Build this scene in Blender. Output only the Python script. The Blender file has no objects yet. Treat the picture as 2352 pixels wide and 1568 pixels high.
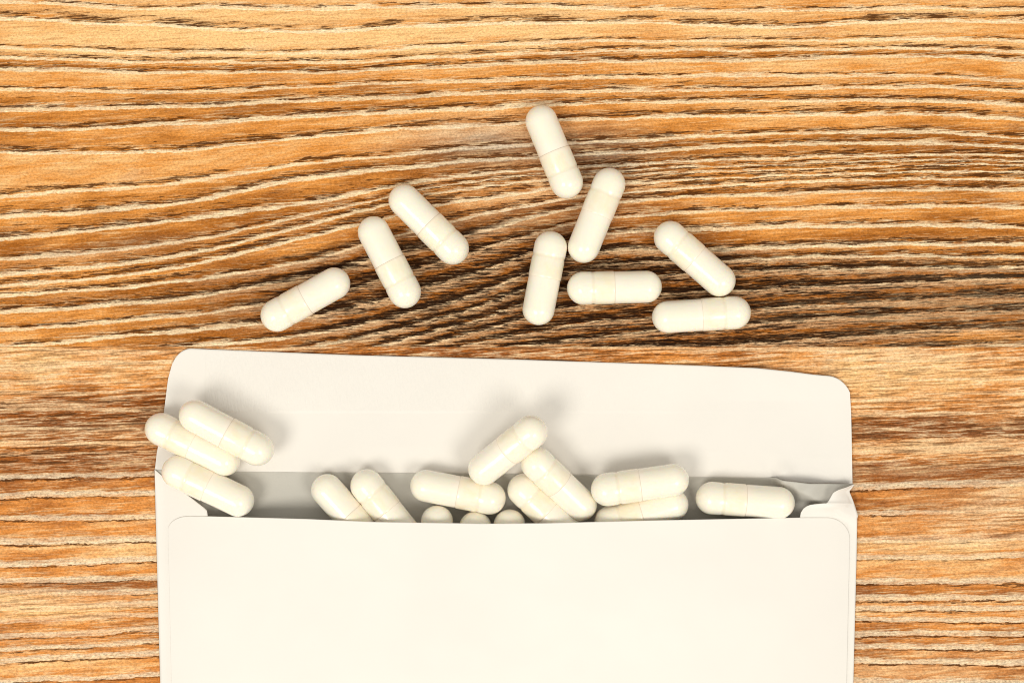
import bpy, bmesh, math, random
import numpy as np
from mathutils import Vector, Matrix, noise as mn

random.seed(4)
sc = bpy.context.scene
# ------------------------------------------------------------------ camera
U = 1e-4                      # one layout unit = 0.1 mm
CX, CY, CH = 1176.0, 784.0, 0.40
cam_d = bpy.data.cameras.new('camera')
cam_d.sensor_width = 36.0
cam_d.lens = 36.0 * CH / (2352 * U)
cam_d.clip_start = 0.01
cam_d.clip_end = 20.0
cam = bpy.data.objects.new('camera', cam_d)
cam.location = (0, 0, CH)
sc.collection.objects.link(cam)
sc.camera = cam
# ------------------------------------------------------------------ light
w = bpy.data.worlds.new('World'); sc.world = w; w.use_nodes = True
wb = w.node_tree.nodes['Background']
wb.inputs[0].default_value = (1.0, 0.955, 0.88, 1)
wb.inputs[1].default_value = 0.58

def softbox(name, loc, size, power, col):
    l = bpy.data.lights.new(name, 'AREA'); l.shape = 'DISK'; l.size = size
    l.energy = power; l.color = col
    o = bpy.data.objects.new(name, l); o.location = loc
    d = Vector((0, -0.02, 0)) - Vector(loc)
    o.rotation_euler = d.to_track_quat('-Z', 'Y').to_euler()
    sc.collection.objects.link(o)
softbox('softbox_lamp', (-0.50, -0.50, 1.12), 0.52, 7.5, (1, 0.95, 0.86))
softbox('softbox_lamp', (0.54, -0.50, 1.12), 0.52, 5.6, (1, 0.95, 0.86))
sc.view_settings.view_transform = 'Standard'
sc.view_settings.look = 'None'
sc.view_settings.exposure = 0.0
sc.view_settings.gamma = 1.0
sc.cycles.filter_width = 1.0

# ------------------------------------------------------------------ helpers
def P(px, py, h=0.0):
    """layout point (as laid out on the table plan) at height h (0.1 mm)"""
    k = (CH - h * U) / CH
    return ((px - CX) * U * k, (CY - py) * U * k, h * U)

def mesh_obj(name, verts, faces, mat, parent=None, smooth=True):
    me = bpy.data.meshes.new(name)
    me.from_pydata([tuple(v) for v in verts], [], faces)
    me.update()
    if smooth:
        for p in me.polygons: p.use_smooth = True
    if mat: me.materials.append(mat)
    o = bpy.data.objects.new(name, me)
    sc.collection.objects.link(o)
    if parent: o.parent = parent
    return o

def empty(name, loc, label=None, cat=None, group=None, kind=None):
    o = bpy.data.objects.new(name, None)
    o.empty_display_size = 0.01
    o.location = loc
    sc.collection.objects.link(o)
    tag(o, label, cat, group, kind)
    return o

def tag(o, label=None, cat=None, group=None, kind=None):
    if label: o['label'] = label
    if cat: o['category'] = cat
    if group: o['group'] = group
    if kind: o['kind'] = kind

class NT:
    """tiny node-graph writer"""
    def __init__(s, name):
        s.m = bpy.data.materials.new(name); s.m.use_nodes = True
        s.t = s.m.node_tree; s.n = s.t.nodes
        s.bsdf = s.n['Principled BSDF']
    def put(s, sock, v):
        if v is None: return
        if isinstance(v, bpy.types.NodeSocket): s.t.links.new(v, sock)
        else:
            try: sock.default_value = v
            except Exception: sock.default_value = (v[0], v[1], v[2], 1)
    def math(s, op, a, b=None, c=None, clamp=False):
        n = s.n.new('ShaderNodeMath'); n.operation = op; n.use_clamp = clamp
        for i, v in enumerate((a, b, c)): s.put(n.inputs[i], v)
        return n.outputs[0]
    def add(s, a, b): return s.math('ADD', a, b)
    def sub(s, a, b): return s.math('SUBTRACT', a, b)
    def mul(s, a, b): return s.math('MULTIPLY', a, b)
    def div(s, a, b): return s.math('DIVIDE', a, b)
    def mx(s, a, b): return s.math('MAXIMUM', a, b)
    def mn(s, a, b): return s.math('MINIMUM', a, b)
    def step(s, v, lo, hi, a=0.0, b=1.0):
        n = s.n.new('ShaderNodeMapRange'); n.interpolation_type = 'SMOOTHSTEP'
        for i, q in enumerate((v, lo, hi, a, b)): s.put(n.inputs[i], q)
        return n.outputs[0]
    def lin(s, v, lo, hi, a=0.0, b=1.0):
        n = s.n.new('ShaderNodeMapRange')
        for i, q in enumerate((v, lo, hi, a, b)): s.put(n.inputs[i], q)
        return n.outputs[0]
    def xyz(s, x, y, z):
        n = s.n.new('ShaderNodeCombineXYZ')
        for i, q in enumerate((x, y, z)): s.put(n.inputs[i], q)
        return n.outputs[0]
    def sep(s, v):
        n = s.n.new('ShaderNodeSeparateXYZ'); s.put(n.inputs[0], v)
        return n.outputs
    def noise(s, vec, scale=1.0, detail=2.0, rough=0.5, dist=0.0):
        n = s.n.new('ShaderNodeTexNoise')
        s.put(n.inputs['Vector'], vec); n.inputs['Scale'].default_value = scale
        n.inputs['Detail'].default_value = detail; n.inputs['Roughness'].default_value = rough
        n.inputs['Distortion'].default_value = dist
        return n.outputs[0]
    def white(s, v):
        n = s.n.new('ShaderNodeTexWhiteNoise'); n.noise_dimensions = '1D'
        s.put(n.inputs['W'], v); return n.outputs[0]
    def mix(s, f, a, b, mode='MIX'):
        n = s.n.new('ShaderNodeMix'); n.data_type = 'RGBA'; n.blend_type = mode
        s.put(n.inputs[0], f); s.put(n.inputs[6], a); s.put(n.inputs[7], b)
        return n.outputs[2]
    def attr(s, name):
        n = s.n.new('ShaderNodeAttribute'); n.attribute_name = name
        return n.outputs['Fac']
    def ramp(s, f, stops, interp='LINEAR'):
        n = s.n.new('ShaderNodeValToRGB'); e = n.color_ramp.elements
        n.color_ramp.interpolation = interp
        e[0].position = stops[0][0]; e[0].color = (*stops[0][1], 1)
        e[1].position = stops[-1][0]; e[1].color = (*stops[-1][1], 1)
        for p, c in stops[1:-1]:
            q = e.new(p); q.color = (*c, 1)
        s.put(n.inputs[0], f); return n.outputs[0]
    def bump(s, h, strength, dist):
        n = s.n.new('ShaderNodeBump')
        n.inputs['Strength'].default_value = strength
        n.inputs['Distance'].default_value = dist
        s.put(n.inputs['Height'], h)
        s.t.links.new(n.outputs[0], s.bsdf.inputs['Normal'])
    def pos(s):
        n = s.n.new('ShaderNodeTexCoord')
        v = s.n.new('ShaderNodeVectorMath'); v.operation = 'SCALE'
        s.t.links.new(n.outputs['Object'], v.inputs[0]); v.inputs[3].default_value = 1 / U
        return v.outputs[0]

# ------------------------------------------------------------------ wood
def wood_material(name, second):
    N = NT(name)
    x, y, z = N.sep(N.pos())
    v = N.attr('ring'); g = N.attr('spacing'); dark = N.attr('dark')
    grey = N.attr('grey'); fine = N.attr('fine'); seed = 7.3 if second else 0.0
    na = N.noise(N.xyz(N.div(x, 190), N.div(y, 60), seed), 1, 2)
    nb = N.noise(N.xyz(N.div(x, 34), N.div(y, 12), seed + 3), 1, 3, .6)
    nc = N.noise(N.xyz(N.div(x, 9), N.div(y, 5), seed + 5), 1, 2, .6)
    off = N.add(N.add(N.mul(N.sub(na, .5), 15.0), N.mul(N.sub(nb, .5), 8.0)), N.mul(N.sub(nc, .5), 4.5))
    v1 = N.add(v, N.div(off, g))
    f = N.math('FRACT', v1); rid = N.math('FLOOR', v1)
    du = N.mul(f, g); dd = N.mul(N.sub(1.0, f), g)
    ra = N.white(N.add(rid, .37 + seed)); rb = N.white(N.add(rid, 11.71 + seed)); rc = N.white(N.add(rid, 23.1 + seed))
    notfine = N.sub(1.0, fine)
    # streak space follows the rings with a slight slant
    ys = N.add(N.mul(v1, 34.0), N.mul(x, 0.045))
    ys2 = N.add(N.mul(y, 1.0), N.mul(x, -0.05))
    sA = N.noise(N.xyz(N.div(x, 62), N.div(ys2, 3.6), N.mul(rid, 3.1)), 1, 3, .62)
    sB = N.noise(N.xyz(N.div(x, 22), N.div(ys2, 2.1), seed + 9), 1, 3, .6)
    sL = N.noise(N.xyz(N.div(x, 130), N.div(ys, 14), seed + 2), 1, 2, .5)
    fib = N.noise(N.xyz(N.div(x, 34), N.div(ys2, 3.3), seed + 21), 1, 3, .70)
    fib2 = N.noise(N.xyz(N.div(x, 90), N.div(ys, 5.0), seed + 31), 1, 3, .6)
    spk = N.noise(N.xyz(N.div(x, 6.0), N.div(y, 4.0), seed + 41), 1, 2, .75)
    big = N.noise(N.xyz(N.div(x, 420), N.div(y, 130), seed + 51), 1, 2, .5)
    # field colour
    pale = (0.93, 0.575, 0.25); orange = (0.74, 0.30, 0.063); deep = (0.36, 0.115, 0.014)
    if second:
        pale = (0.90, 0.555, 0.235); orange = (0.70, 0.255, 0.046); deep = (0.33, 0.095, 0.014)
    tone = N.add(N.add(N.mul(N.sub(ra, .5), .55), N.mul(N.sub(fib2, .5), .75)), N.mul(N.sub(big, .5), 1.3))
    tone = N.add(N.add(tone, N.mul(N.sub(sL, .5), .8)), .40)
    tone = N.sub(tone, N.mul(N.step(f, .15, .9), .18))
    tone = N.sub(tone, N.mul(dark, .85))
    tone = N.add(N.add(tone, N.mul(fine, .20)), N.mul(grey, .22))
    col = N.ramp(tone, [(0.0, deep), (.42, orange), (.95, pale)])
    gcol = N.ramp(tone, [(0.0, (.13, .085, .055)), (.40, (.40, .27, .17)), (.95, (.84, .66, .46))])
    gm = N.mn(N.mx(N.add(grey, N.mul(N.step(N.noise(N.xyz(N.div(x, 150), N.div(ys, 22), seed + 61), 1, 2), .56, .74), .22)), 0.0), 1.0)
    col = N.mix(gm, col, gcol)
    # pale fibres and dark fibres everywhere
    pf = N.step(fib, .56, .74)
    col = N.mix(N.mul(pf, N.add(.34, N.mul(dark, .5))), col, (.90, .68, .40))
    df = N.step(fib, .47, .28)
    col = N.mix(N.mul(df, N.add(.34, N.mul(dark, .45))), col, (.13, .045, .010))
    gs = N.noise(N.xyz(N.div(x, 120), N.div(ys2, 7.5), seed + 33), 1, 4, .7)
    col = N.mix(N.mul(N.step(gs, .47, .36), N.lin(dark, 0, .8, .38, .8)), col, deep)
    col = N.mix(N.mul(N.step(gs, .55, .66), .42), col, (.95, .68, .36))
    # brown shoulder of the late wood where the pores lie
    if not second:
        zw = N.lin(rc, 0, 1, 15, 30)
        zone = N.mul(N.step(N.add(dd, N.mul(N.sub(sB, .5), 14)), zw, N.mul(zw, .5)), N.step(dd, 2.5, 6.5))
        zone = N.mul(zone, N.step(sL, .30, .52))
        wide = N.mul(N.mul(N.step(N.math('ABSOLUTE', N.sub(f, .5)), .36, .14), N.step(rb, .45, .7)), .55)
        zone = N.mx(zone, wide)
        zone = N.mx(zone, N.mul(N.step(dark, .35, 1.0), .7))
    else:
        duj = N.add(du, N.mul(N.sub(nb, .5), 7))
        zone = N.mul(N.step(duj, 12.5, 9.0), N.step(duj, 4.5, 7.0))
        zone = N.mul(zone, N.lin(sL, .3, .6, .45, 1.0))
    zone = N.mul(zone, notfine)
    col = N.mix(N.mul(zone, .42), col, deep)
    # light line of the ring: crisp below, frayed into fibres above
    cream = (.98, .83, .55); creamg = (.70, .585, .45)
    lw = N.mul(N.add(2.4, N.mul(rb, 4.6)), N.lin(N.noise(N.xyz(N.div(x, 160), N.mul(rid, 2.3), seed), 1, 3, .6), .3, .7, .35, 1.6))
    lw = N.mn(lw, N.mul(g, .14))
    if second:
        lw = N.mn(N.add(N.mul(lw, .5), 2.2), N.mul(g, .15))
        L = N.mul(N.step(du, 7.5, 5.0), N.step(N.add(dd, N.mul(N.sub(sB, .5), 10)), N.mul(lw, 2.3), N.mul(lw, 1.2)))
        L = N.mx(N.mul(N.step(du, 7.5, 5.0), 1.0), N.step(N.add(dd, N.mul(N.sub(sB, .5), 10)), N.mul(lw, 2.0), N.mul(lw, 1.0)))
    else:
        ddr = N.add(dd, N.mul(N.sub(sA, .5), -26))
        L = N.mx(N.step(du, N.mul(lw, .9), N.mul(lw, .2)), N.step(ddr, N.mul(lw, 2.6), N.mul(lw, .7)))
        # in the dark heart the pale half of a ring is broad
        L = N.mx(L, N.mul(N.mul(N.step(N.add(f, N.mul(N.sub(sA, .5), 1.1)), .40, .20), N.step(dark, .30, .75)), .58))
    L = N.mul(L, N.mul(N.lin(sB, .30, .55, .45, 1.0), notfine))
    L = N.mul(L, N.lin(fib, .35, .60, .55, 1.0))
    if not second: cream = N.mix(N.step(dark, .3, .9), cream, (.88, .66, .40))
    ccol = N.mix(N.mul(N.mx(gm, .55 if second else 0.0), .85), cream, creamg)
    col = N.mix(N.mul(L, N.lin(rc, 0, 1, .78, 1.0)), col, ccol)
    H = N.mul(N.mul(N.step(dd, 30, 6), N.step(sA, .50, .60)), notfine)
    col = N.mix(N.mul(H, .45), col, (.94, .72, .42))
    # dark dashes (pores)
    thr = N.sub(N.sub(.735, N.mul(zone, .255 if not second else .31)), N.mul(dark, .03))
    sP = N.noise(N.xyz(N.div(x, 50), N.div(ys2, 3.3), N.mul(rid, 5.1)), 1, 3, .66)
    D = N.step(sP, thr, N.add(thr, .05))
    D2 = N.step(sB, N.add(thr, .02), N.add(thr, .08))
    D = N.mn(N.mul(N.mx(D, N.mul(D2, .7)), N.step(zone, .05, .30)), 1.0)
    dcol = N.mix(N.mx(dark, 0.0), (.095, .030, .005), (.022, .007, .0015))
    col = N.mix(N.mul(D, .95), col, dcol)
    if second:
        fl = N.noise(N.xyz(N.div(x, 8), N.div(y, 4), 91), 1, 3, .6)
        col = N.mix(N.mul(N.mul(L, N.step(fl, .52, .64)), .55), col, (.20, .13, .075))
    else:
        # black late wood in the dark heart of the board
        bk = N.add(N.mul(N.step(N.math('ABSOLUTE', N.sub(f, .72)), .30, .08), .16), N.noise(N.xyz(N.div(x, 150), N.div(ys2, 7), seed + 71), 1, 4, .66))
        B = N.mul(N.step(bk, .535, .595), N.step(dark, .30, .72))
        B = N.mul(B, N.lin(fib, .48, .66, 1.0, .25))
        col = N.mix(N.mul(B, .97), col, (.020, .0065, .0012))
    # fine zone: tight fibre lines
    fz = N.noise(N.xyz(N.div(x, 85), N.div(ys2, 5.0), seed + 81), 1, 3, .72)
    fy = N.noise(N.xyz(N.div(x, 600), N.div(y, 14), seed + 85), 1, 2, .5)
    col = N.mix(N.mul(N.mul(N.step(fy, .50, .64), fine), .45), col, (.90, .66, .38))
    col = N.mix(N.mul(N.mul(N.step(fz, .53, .60), fine), N.add(.55, N.mul(dark, -.1))), col, (.94, .73, .45))
    col = N.mix(N.mul(N.mul(N.step(fz, .465, .40), fine), N.add(.62, N.mul(dark, .38))), col, (.10, .036, .009))
    # speckle of the printed, pressed surface
    sp = N.lin(spk, .30, .70, .72, 1.32)
    col = N.mix(1.0, col, N.xyz(sp, sp, sp), 'MULTIPLY')
    N.put(N.bsdf.inputs['Base Color'], col)
    N.bsdf.inputs['Roughness'].default_value = .55
    N.bsdf.inputs['Specular IOR Level'].default_value = .06
    hgt = N.add(N.add(N.mul(D, -1.0), N.mul(L, .35)), N.add(N.mul(fib, .7), N.mul(spk, .5)))
    N.bump(hgt, .55, .00022)
    return N.m

def pchip(xs, ys, q):
    """monotone cubic; returns value and derivative"""
    xs = np.asarray(xs, float); ys = np.asarray(ys, float)
    h = np.diff(xs); d = np.diff(ys) / h
    m = np.zeros_like(ys); m[0] = d[0]; m[-1] = d[-1]
    m[1:-1] = np.where(d[:-1] * d[1:] > 0, 2 * d[:-1] * d[1:] / (d[:-1] + d[1:] + 1e-12), 0)
    i = np.clip(np.searchsorted(xs, q) - 1, 0, len(h) - 1)
    t = (q - xs[i]) / h[i]
    h00 = 2*t**3 - 3*t**2 + 1; h10 = t**3 - 2*t**2 + t; h01 = -2*t**3 + 3*t**2; h11 = t**3 - t**2
    val = h00*ys[i] + h10*h[i]*m[i] + h01*ys[i+1] + h11*h[i]*m[i+1]
    der = ((6*t*t-6*t)*ys[i] + (3*t*t-4*t+1)*h[i]*m[i] + (6*t-6*t*t)*ys[i+1] + (3*t*t-2*t)*h[i]*m[i+1]) / h[i]
    return val, der

RX = [0, 350, 700, 1050, 1400, 1750, 2100, 2352]
RINGS = [
 [5,21,21,16,21,28,22,25], [46,61,75,60,53,65,51,53], [110,121,124,105,97,95,89,96],
 [136,143,146,131,119,117,112,122], [161,168,168,154,142,140,131,142], [208,212,201,189,179,176,175,189],
 [254,248,233,220,210,206,202,213], [301,291,270,253,238,234,233,243], [355,350,318,291,275,266,263,278],
 [450,427,378,345,325,310,304,317], [500,476,413,376,353,336,331,340], [552,516,469,408,381,367,357,360],
 [596,566,496,423,393,380,369,371], [633,600,520,437,404,392,380,381], [659,625,548,466,424,408,396,397], [682,655,600,505,447,424,412,414],
 [719,694,638,548,468,448,440,437], [761,733,687,592,500,483,476,478], [800,768,730,642,537,525,518,525],
 [840,805,772,690,578,571,562,561], [875,845,802,722,610,596,589,593], [905,880,832,750,645,622,617,615],
 [935,910,862,775,690,666,650,642], [965,940,890,798,737,712,690,680], [995,970,920,825,772,745,722,712],
 [1025,1000,950,850,802,790,765,755], [1055,1030,980,880,832,818,802,794]]
RX2 = [0, 180, 360, 1100, 1960, 2160, 2352]
RINGS2 = [
 [700]*7, [760]*7, [1012,1014,1018,1016,1012,1008,1006], [1094,1090,1086,1066,1062,1048,1040],
 [1138,1134,1130,1130,1120,1112,1106], [1190,1186,1184,1186,1179,1174,1172], [1246,1242,1238,1240,1241,1236,1231],
 [1296,1290,1282,1286,1281,1279,1276], [1334,1330,1326,1334,1334,1334,1332], [1362,1360,1355,1368,1371,1370,1370],
 [1394,1390,1382,1392,1393,1394,1396], [1424,1418,1409,1416,1418,1420,1424], [1460,1452,1444,1450,1454,1454,1456],
 [1490,1480,1470,1478,1483,1484,1488], [1518,1508,1498,1510,1516,1518,1520], [1562,1556,1548,1556,1560,1562,1566],
 [1600]*7]

def gauss(X, Y, cx, cy, sx, sy, rot=0.0):
    c, s = math.cos(rot), math.sin(rot)
    dx, dy = X - cx, Y - cy
    a = c*dx + s*dy; b = -s*dx + c*dy
    return np.exp(-(a/sx)**2 - (b/sy)**2)

def plank(name, y0, y1, second, parent, mat):
    if second: rx, rings = RX2, [list(r) for r in RINGS2]
    else: rx, rings = RX, [list(r) for r in RINGS]
    rings = np.array(rings, float)
    pre = [rings[0] - 41*k for k in range(40, 0, -1)]; post = [rings[-1] + 38*k for k in range(1, 42)]
    if second: pre = []
    rings = np.vstack(pre + [rings] + post)
    n0 = len(pre)
    xs = np.concatenate([np.arange(-1400, -40, 120), np.arange(-40, 2392, 8), np.arange(2392, 3760, 120)]).astype(float)
    lo = max(y0, -40); hi = min(y1, 1608)
    ys = np.concatenate([np.arange(y0, lo, 60), np.arange(lo, hi, 4), np.arange(hi, y1, 60), [y1]]).astype(float)
    ys = np.unique(ys)
    V = np.zeros((len(ys), len(xs))); G = np.zeros_like(V)
    xc = np.clip(xs, 0, 2352)
    ringx = np.array([pchip(rx, r, xc)[0] for r in rings])
    for j in range(len(xs)):
        col = ringx[:, j]
        col = np.maximum.accumulate(col + np.arange(len(col)) * 1e-3)
        val, der = pchip(col, np.arange(len(col)) - n0, ys)
        V[:, j] = val; G[:, j] = 1.0 / np.maximum(der, 1e-3)
    G = np.clip(G, 10, 90)
    X, Y = np.meshgrid(xs, ys)
    if not second:
        dark = (1.00*gauss(X, Y, 1450, 745, 900, 118, .02) + .35*gauss(X, Y, 1350, 640, 450, 90) + .62*gauss(X, Y, 2250, 660, 700, 95)
                + .50*gauss(X, Y, 1150, 560, 480, 120) + .40*gauss(X, Y, 1395, 360, 110, 50) + .25*gauss(X, Y, 700, 640, 400, 90)
                + .22*gauss(X, Y, 100, 730, 260, 60) + .18*gauss(X, Y, 2000, 430, 420, 70))
        grey = (1.0*gauss(X, Y, 1130, 335, 210, 62) + .75*gauss(X, Y, 1400, 380, 130, 90)
                + .45*gauss(X, Y, 1180, 480, 240, 60) + .10*gauss(X, Y, 1150, 640, 400, 110)
                + .5*gauss(X, Y, 250, 575, 300, 22, -.12) + .15*gauss(X, Y, 1450, 760, 500, 50) - .1)
        fine = .55*gauss(X, Y, 2250, 720, 350, 60)
        dark -= .38*gauss(X, Y, 500, 80, 700, 110) + .25*gauss(X, Y, 300, 380, 400, 60) + .3*gauss(X, Y, 2000, 90, 600, 60)
    else:
        sm = lambda a, b, t: np.clip((t-a)/(b-a), 0, 1)**2 * (3 - 2*np.clip((t-a)/(b-a), 0, 1))
        fine = 1 - .95*sm(1050, 1105, Y)
        fine = np.clip(fine + .8*gauss(X, Y, 90, 1395, 230, 45, .12) + .9*gauss(X, Y, 2330, 1180, 260, 75, -.25), 0, 1)
        dark = (1.0*gauss(X, Y, 200, 945, 500, 34, -.03) + 1.0*gauss(X, Y, 250, 1055, 500, 36)
                + .55*gauss(X, Y, 2200, 985, 500, 28) + .45*gauss(X, Y, 2000, 1075, 500, 26)
                + .45*gauss(X, Y, 1150, 815, 700, 26) - .5*gauss(X, Y, 100, 845, 400, 50)
                - .30*gauss(X, Y, 2250, 860, 500, 60) - .3*gauss(X, Y, 100, 1545, 300, 40) - .2*gauss(X, Y, 100, 995, 400, 15))
        grey = (.35*gauss(X, Y, 2300, 1000, 300, 60) + .3*gauss(X, Y, 2300, 1160, 220, 70)
                + .45*gauss(X, Y, 100, 985, 300, 20) + .25*gauss(X, Y, 2100, 1540, 500, 60) + .06)
    dark = np.clip(dark, -.4, 1); grey = np.clip(grey, 0, 1)
    verts = [((X[i, j]-CX)*U, (CY-Y[i, j])*U, 0.0) for i in range(len(ys)) for j in range(len(xs))]
    nx, ny = len(xs), len(ys)
    faces = [(i*nx+j, (i+1)*nx+j, (i+1)*nx+j+1, i*nx+j+1) for i in range(ny-1) for j in range(nx-1)]
    # thickness: a skirt, its top edge eased by 0.15 mm so the joint is recessed
    e = .5; T = 160
    base = len(verts)
    ring = [(0, j) for j in range(nx)] + [(i, nx-1) for i in range(1, ny)] + [(ny-1, j) for j in range(nx-2, -1, -1)] + [(i, 0) for i in range(ny-2, 0, -1)]
    idx = [i*nx+j for i, j in ring]
    for i, j in ring:
        vx, vy, _ = verts[i*nx+j]; verts.append((vx, vy, -T*U))
    for k in range(len(ring)):
        a, b = idx[k], idx[(k+1) % len(ring)]
        faces.append((a, b, base+(k+1) % len(ring), base+k))
    o = mesh_obj(name, verts, faces, mat, parent, smooth=False)
    me = o.data
    # ease edges
    for (i, j) in ring:
        vtx = me.vertices[i*nx+j]; vtx.co.z = -e*U
    nb = len(ring)
    for nm, A in (('ring', V), ('spacing', G), ('dark', dark), ('grey', grey), ('fine', fine)):
        at = me.attributes.new(nm, 'FLOAT', 'POINT')
        flat = A.reshape(-1)
        ext = np.array([flat[q] for q in idx])
        at.data.foreach_set('value', np.concatenate([flat, ext]).astype(np.float32))
    return o

table = empty('wooden_tabletop', (0, 0, 0), 'wood grain table top of two planks under the capsules and envelope', None, None, 'structure')
p1 = plank('plank', -1500, 796.0, False, table, wood_material('board_grain', False))
p1['label'] = 'upper plank with wavy cream ring lines and a dark heart'
p2 = plank('plank', 796.5, 2900, True, table, wood_material('board_grain_fine', True))
p2['label'] = 'lower plank with fine fibres and grey edged rings'

# ------------------------------------------------------------------ paper
def paper_material(name, base, rough=.62, crumple=.25, gum=False):
    N = NT(name)
    p = N.pos(); x, y, z = N.sep(p)
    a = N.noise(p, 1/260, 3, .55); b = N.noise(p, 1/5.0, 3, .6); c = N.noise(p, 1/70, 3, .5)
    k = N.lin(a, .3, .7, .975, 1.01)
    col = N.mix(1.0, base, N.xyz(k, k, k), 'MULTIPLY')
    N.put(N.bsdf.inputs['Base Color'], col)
    N.bsdf.inputs['Roughness'].default_value = rough
    N.bsdf.inputs['Specular IOR Level'].default_value = .3
    h = N.add(N.mul(b, .10), N.add(N.mul(c, crumple), N.mul(a, crumple*2)))
    if gum:
        r = N.noise(N.xyz(N.div(N.add(x, N.mul(y, .12)), 5.5), N.div(y, 34), 3.0), 1, 3, .6)
        # gummed film: puckered along the top of the flap, inside its own outline
        m = N.mul(N.mul(N.step(x, -706, -700), N.step(x, 682, 676)), N.step(y, -166, -158))
        m = N.mul(m, N.lin(x, -700, 500, 1.0, .12))
        N.put(N.bsdf.inputs['Roughness'], N.lin(m, 0, .2, rough, rough*.78))
        h = N.add(h, N.mul(N.mul(r, m), 1.5))
    N.bump(h, .35, .0004)
    return N.m
M_paper = paper_material('white_paper', (.84, .815, .765))
M_inner_shade = paper_material('shade_tinted_paper', (.54, .525, .475), .6)  # envelope paper in a greyer colour, painting in the shade inside the mouth
M_gum = paper_material('gummed_paper', (.84, .815, .765), .62, .25, gum=True)

def interp(pts):
    xs = [p[0] for p in pts]; ys = [p[1] for p in pts]
    return lambda t: float(np.interp(t, xs, ys))

def sheet(name, pf, ss, ts, mat, parent, thick=1.6):
    verts = [pf(s, t) for t in ts for s in ss]
    ns = len(ss)
    faces = [(i*ns+j, (i+1)*ns+j, (i+1)*ns+j+1, i*ns+j+1) for i in range(len(ts)-1) for j in range(ns-1)]
    o = mesh_obj(name, verts, faces, mat, parent)
    md = o.modifiers.new('thickness', 'SOLIDIFY'); md.thickness = thick*U; md.offset = -1
    return o

def ends(n, m=26, r=.03):
    """parameters dense at both ends (for rounded corners)"""
    q = [r*(1-math.cos(math.pi/2*k/m)) for k in range(m)]
    mid = [r + (1-2*r)*k/n for k in range(n+1)]
    return q + mid + [1-v for v in reversed(q)]

env = empty('envelope', (0, 0, 0), 'open white paper envelope lying on the wood with capsules spilling from its mouth', 'envelope')

EL = interp([(1060, 356), (1078, 355), (1200, 358), (1568, 368), (2225, 384)])
ER = interp([(1060, 1958), (1100, 1958), (1113, 1962), (1128, 1951), (1147, 1959), (1165, 1965), (1184, 1971), (1190, 1969), (1254, 1968), (1568, 1960), (2225, 1944)])
FOLD = interp([(355, 1077), (400, 1081), (590, 1083), (900, 1085), (1250, 1088), (1600, 1095), (1783, 1096.5), (1800, 1104), (1860, 1110), (1958, 1111)])
def wob(x, y, sc_, amp, s=0.0): return mn.noise(Vector((x/sc_, y/sc_, s)))*amp

# front panel height (0.1 mm)
def HF(x, y):
    s = min(max((x-375)/1585, 0), 1)
    q = max(1-abs(2*s-1)**3.0, 0)
    fall = 1.0 if y < 1185 else 1 - .62*min((y-1185)/1040, 1)**.8
    return 7 + 90*q*fall + wob(x, y, 170, 4.5, 1.3)*q + wob(x, y, 60, 1.0, 4.3)*q
# back panel, from the fold down
def zback(x, y):
    f = FOLD(x)
    d = y-f
    z = 4 + 7*math.exp(-max(d, 0)/14)*min(max((x-380)/150, 0), 1)
    # crumpled ridge at the right end of the mouth
    ax, ay, bx, by = 1796, 1104, 1908, 1160
    tt = ((x-ax)*(bx-ax)+(y-ay)*(by-ay))/((bx-ax)**2+(by-ay)**2)
    t2 = min(max(tt, 0), 1)
    dist = ((x-ax)*(by-ay)-(y-ay)*(bx-ax))/math.hypot(bx-ax, by-ay)   # + above the ridge
    amp = 36*math.exp(-(max(-tt, 0)*3)**2)*math.exp(-(max(tt-1, 0)*2.5)**2)
    on = min(max((x-1765)/40, 0), 1); on = on*on*(3-2*on)
    if dist > 0: z += amp*on*(.25+.75*math.exp(-(dist/52)**2))
    else: z += amp*on*math.exp(-(dist/17)**2)
    z += 5*on*math.sin(x/13+y/21)*math.exp(-((y-1125)/30)**2)
    return z + wob(x, y, 40, 1.2, 5.0)
def pf_back(s, t):
    x0 = 357; x1 = 1958
    xg = x0+(x1-x0)*s; f = FOLD(xg)
    y = f+(2225-f)*t
    x = EL(y)+(ER(y)-2-EL(y))*s
    return P(x, y, zback(x, y) if y < 1300 else 4)
ssB = sorted(set([k/90 for k in range(91)] + [.86+.14*k/70 for k in range(71)]))
tsB = [(k/60)*.16 for k in range(60)] + [.16+.84*k/12 for k in range(13)]
sheet('back_panel', pf_back, ssB, tsB, M_inner_shade, env)

# flap
FT = interp([(380, 800), (432, 800), (440, 800.5), (800, 815), (1176, 825), (1600, 839), (1740, 845), (1820, 853.5), (1870, 860), (1915, 864), (1960, 868)])
FLX = interp([(795, 400), (830, 397), (870, 386), (950, 376), (1000, 368), (1040, 360), (1077, 356)])
FRX = interp([(860, 1949), (900, 1952), (950, 1955), (1000, 1956), (1111, 1958)])
def ftop(x):
    y = FT(x)
    if x < 432: u = (432-x)/42; y += 46*(1-math.sqrt(max(1-min(u, 1)**2, 0)))
    if x > 1905: u = (x-1905)/48; y += 52*(1-math.sqrt(max(1-min(u, 1)**2, 0)))
    return y
def zflap(x, y):
    f = FOLD(x); d = f-y
    z = 3 + 8*math.exp(-max(d, 0)/130)*min(max((x-360)/150, .2), 1)
    z += 5*(wob(x, y, 210, 1.0, 8.0)+.5)*min(d/60, 1)
    # dent at the torn right end of the fold
    z += 9*math.exp(-((x-1803)/18)**2-((y-1088)/24)**2) - 3*math.exp(-((x-1775)/14)**2-((y-1080)/24)**2)
    # lifted strip at the upper right where the edge bends
    z += 8*math.exp(-((x-1760)/140)**2)*min(max((920-y)/70, 0), 1)
    return z
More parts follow.
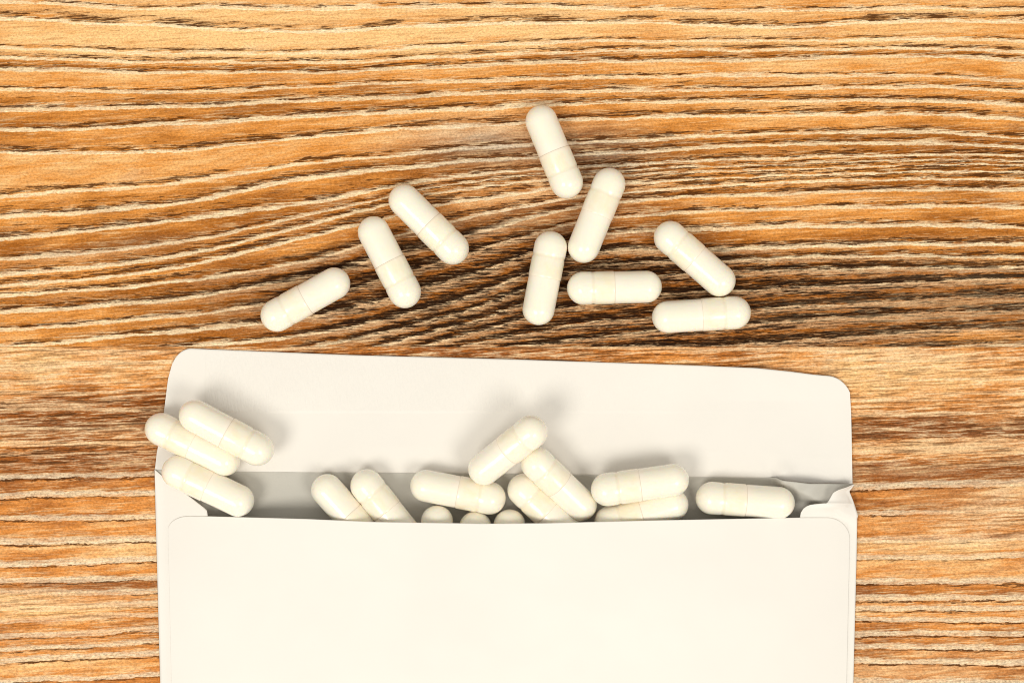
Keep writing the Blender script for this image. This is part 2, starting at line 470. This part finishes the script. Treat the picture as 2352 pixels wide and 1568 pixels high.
def pf_flap(s, t, lift=0.0):
    xg = 391+(1950-391)*s
    y = ftop(xg)+(FOLD(357+1601*s)-ftop(xg))*t
    x = FLX(y)+(FRX(y)-FLX(y))*s
    return P(x, y, zflap(x, y)+lift)
sheet('flap', pf_flap, ends(150, 26, .034), [k/70 for k in range(71)], M_gum, env)

# side flaps
ILX = interp([(1078, 355.5), (1093, 373), (1134, 428), (1165, 468), (1172, 475), (1186, 477), (2225, 480)])
def pf_sl(s, t):
    y = 1078+(2225-1078)*t
    x = EL(y)+(ILX(y)-EL(y))*s
    z = 5+ (HF(x, y)-5)*min(s*4.5, 1)
    return P(x, y, z)
sheet('side_flap', pf_sl, [k/20 for k in range(21)], [.12*k/60 for k in range(60)]+[.12+.88*k/20 for k in range(21)], M_paper, env)
IRX = interp([(1113, 1961), (1120, 1944), (1126, 1925), (1132, 1914), (1147, 1905), (1155, 1899), (1157, 1890), (1158, 1864), (1162, 1854), (1168, 1846), (1177, 1840), (1186, 1838), (2225, 1835)])
def pf_sr(s, t):
    y = 1113+(2225-1113)*t
    xo = ER(y); x = IRX(y)+(xo-IRX(y))*s
    z = 5+(HF(x, y)-5)*min((1-s)*5, 1)
    up = min(max((1186-y)/30, 0), 1)
    z += up*(26+14*math.sin((x-1900)/22))*(.35+.65*(1-s))
    z += 12*math.exp(-((x-1905)/45)**2-((y-1163)/9)**2)
    z = max(z, zback(x, y)+3.0)
    return P(x, y, z)
sheet('side_flap', pf_sr, [k/30 for k in range(31)], [.10*k/80 for k in range(80)]+[.10+.90*k/20 for k in range(21)], M_paper, env)

# front panel
FPT = interp([(384, 1186), (425, 1185), (480, 1185), (700, 1191), (860, 1198), (1110, 1202), (1250, 1201), (1500, 1194.5), (1839, 1188), (1960, 1188)])
def ptop(x):
    y = FPT(x)
    if x < 430: u = (430-x)/44; y += 30*(1-math.sqrt(max(1-min(u, 1)**2, 0)))
    if x > 1900: u = (x-1900)/52; y += 50*(1-math.sqrt(max(1-min(u, 1)**2, 0)))
    return y
def pf_front(s, t):
    xg = 386+(1952-386)*s
    y0 = ptop(xg); y = y0+(2222-y0)*t
    wl = 386+(y-1200)*.022; wr = 1952-(y-1200)*.022
    x = wl+(wr-wl)*s
    return P(x, y, HF(x, y)+1.4)
sheet('front_panel', pf_front, ends(110, 26, .033), [.36*(k/40)**1.4 for k in range(40)]+[.36+.64*k/14 for k in range(15)], M_paper, env, .8)

# ------------------------------------------------------------------ capsules
def capsule_material(name, cap):
    N = NT(name)
    tc = N.n.new('ShaderNodeTexCoord'); v = N.n.new('ShaderNodeVectorMath'); v.operation = 'SCALE'
    N.t.links.new(tc.outputs['Object'], v.inputs[0]); v.inputs[3].default_value = 1/U
    x, y, z = N.sep(v.outputs[0])
    oi = N.n.new('ShaderNodeObjectInfo')
    sh = N.mul(oi.outputs['Random'], 50)
    nz = N.noise(N.xyz(N.add(N.div(x, 40), sh), N.div(y, 22), N.div(z, 22)), 1, 3, .6)
    base = (.985, .905, .77)
    if cap:
        # gelatin is double between the rim and the inner body edge: a little yellower
        dbl = N.mul(N.step(x, 51, 47), N.step(x, -1, 1))
        blot = N.step(nz, .42, .66)
        col = N.mix(N.mul(dbl, N.lin(blot, 0, 1, .30, .95)), base, (.965, .86, .67))
        edge = N.mul(N.step(x, 57, 53), N.step(x, 46, 50))
        col = N.mix(N.mul(edge, .45), col, (.88, .79, .60))
        rim = N.step(x, 3.0, .6)
        col = N.mix(N.mul(rim, .35), col, (.93, .85, .69))
    else:
        col = N.mix(N.step(nz, .45, .75), base, (.965, .90, .785))
    N.put(N.bsdf.inputs['Base Color'], col)
    b = N.bsdf.inputs
    b['Roughness'].default_value = .27
    N.put(b['Subsurface Weight'], N.step(N.math('ABSOLUTE', x), 5, 16, 0.0, .65))
    b['Subsurface Radius'].default_value = (1.0, .78, .52)
    b['Subsurface Scale'].default_value = .0010
    b['IOR'].default_value = 1.45
    b['Coat Weight'].default_value = .45
    b['Coat Roughness'].default_value = .12
    fl = N.noise(N.xyz(N.add(N.div(x, 22), sh), N.div(y, 13), N.div(z, 13)), 1, 3, .6)
    N.bump(N.add(fl, N.mul(nz, .3)), .22, .0002)
    return N.m
M_cap = capsule_material('gelatin_cap', True)
M_body = capsule_material('gelatin_body', False)

def lathe(name, prof, mat, seg=48):
    verts = []; faces = []
    for (x, r) in prof:
        for k in range(seg):
            a = 2*math.pi*k/seg
            verts.append((x*U, r*U*math.cos(a), r*U*math.sin(a)))
    for i in range(len(prof)-1):
        for k in range(seg):
            a = i*seg+k; b = i*seg+(k+1) % seg
            faces.append((a, b, b+seg, a+seg))
    o = mesh_obj(name, verts, faces, mat)
    return o
RC, RB = 37.6, 36.6
HC = 75.0                      # dome centre offset for a nominal 22.6 mm capsule
def dome(cx, r, sgn, n=16, k=1.0):
    return [(cx+sgn*k*r*math.sin(math.pi/2*i/n), max(r*math.cos(math.pi/2*i/n), .02)) for i in range(n+1)]
# cap: from its rim at x = 0 to the dome; ring groove where the two halves lock
cap_prof = [(1, RB-1.2), (0, RB-.05), (1.4, RC-.6), (2.8, RC-.2), (4.6, RC), (8, RC), (44, RC), (48, RC-.9), (51, RC-1.5), (54, RC-.9), (58, RC-.1), (66, RC)] + dome(HC, RC, 1)
body_prof = list(reversed([(-(HC)-(q[0]), q[1]) for q in [(a-0, b) for a, b in dome(0, RB, 1)]])) + [(-60, RB), (-30, RB), (-4, RB), (6, RB-.4), (40, RB-1), (70, RB-3), (90, RB-12)]
capsule0 = bpy.data.objects.new('capsule', None); capsule0.empty_display_size = .01
sc.collection.objects.link(capsule0)
cap0 = lathe('cap', cap_prof, M_cap); cap0.parent = capsule0
body0 = lathe('body', body_prof, M_body); body0.parent = capsule0
first = True
def place(cap, body, label, group):
    """cap, body: dome centres (px, py, h)"""
    global first
    if first: o, ch = capsule0, (cap0, body0); first = False
    else:
        o = capsule0.copy(); sc.collection.objects.link(o); ch = []
        for c in (cap0, body0):
            d = c.copy(); sc.collection.objects.link(d); d.parent = o; ch.append(d)
    a = Vector(P(*cap)); b = Vector(P(*body))
    X = (a-b).normalized(); Z = Vector((0, 0, 1)); Y = Z.cross(X).normalized(); Z = X.cross(Y)
    # spin about its own axis
    m = Matrix((X, Y, Z)).transposed().to_4x4()
    spin = Matrix.Rotation(random.uniform(0, 6.28), 4, 'X')
    L = (a-b).length / (2*HC*U)
    s = min(max(L, .96), 1.04)
    o.matrix_world = Matrix.Translation((a+b)/2) @ m @ spin @ Matrix.Diagonal((s, 1, 1, 1))
    tag(o, label, 'capsule', group)
W = RC+.3
GW = 'loose capsules scattered on the wood'
GL = 'capsules on the left end of the envelope'
GM = 'capsules in the envelope mouth'
w_ = lambda c, b, l: place((*c, W), (*b, W), l, GW)
w_((1301.3,418.6), (1243.7,279), 'topmost white capsule on the wood, tilting down to the right')
w_((1398.5,424), (1341,566.5), 'white capsule leaning right, directly below the topmost capsule')
w_((1264.6,567.6), (1236.9,710.9), 'nearly upright white capsule just left of the flat lying one')
w_((1338.8,661.6), (1484.6,658.7), 'level white capsule on wood between the upright one and the lowest right one')
w_((1539.3,545.3), (1652.7,644.3), 'rightmost slanting white capsule, its lower tip touching the level capsule below')
w_((1686.5,718.1), (1534.6,727.8), 'lowest and rightmost capsule on the wood, nearly level under a slanting one')
w_((636.3,724), (767.8,651), 'leftmost white capsule on the wood, rising to the right above the flap corner')
w_((929.3,669.5), (858.8,533.8), 'steep white capsule, second from the left on the wood')
w_((1039,569.8), (929.6,461), 'third capsule from the left on the wood, slanting down to the right')
place((590.2,1030.6,78), (449.5,955,84), 'white capsule topmost of the three at the left end of the flap', GL)
place((371.8,985.6,46), (514,1055.8,45), 'middle white capsule of the left three, sticking out past the flap edge', GL)
place((409.6,1083,54), (547,1148.8,50), 'lowest white capsule of the left three, lying over the torn side flap', GL)
B = RC+6.5
place((851,1236,B-1), (751.2,1124.6,B), 'leftmost capsule half hidden by the front panel, body end out', GM)
place((842.4,1114.4,B+3), (935.5,1231.5,B), 'second half hidden capsule from the left, cap end out, slanting right', GM)
place((1124.5,1143.2,B+2), (978.4,1115,B), 'nearly level white capsule at the middle of the mouth, above three tips', GM)
place((1219.2,991.8,120), (1112.3,1076,78), 'highest white capsule, leaning up onto the flap over the mouth', GM)
place((1236.3,1065.6,78), (1331.8,1156.8,48), 'white capsule slanting down right beneath the highest one', GM)
place((1203,1124.6,B), (1311,1229,B), 'capsule half under the front panel, tucked beneath a slanting capsule', GM)
place((1018,1340,B), (1003.7,1196,B-1), 'capsule tip peeping from the front panel, leftmost of three tips', GM)
place((1088,1352,B-1), (1091.7,1211,B-2), 'capsule tip peeping least from the front panel, middle of three tips', GM)
place((1178,1350,B), (1170.4,1204.5,B), 'capsule tip peeping from the front panel, rightmost of three tips', GM)
place((1395.2,1123.5,74), (1545.6,1101.7,76), 'white capsule lying on another, right of the middle of the mouth', GM)
place((1402,1199,B), (1545,1158,B), 'white capsule under another, its lower side behind the front panel', GM)
place((1636,1143.7,B), (1788.2,1153.9,B), 'rightmost white capsule, alone in the mouth by the torn corner', GM)
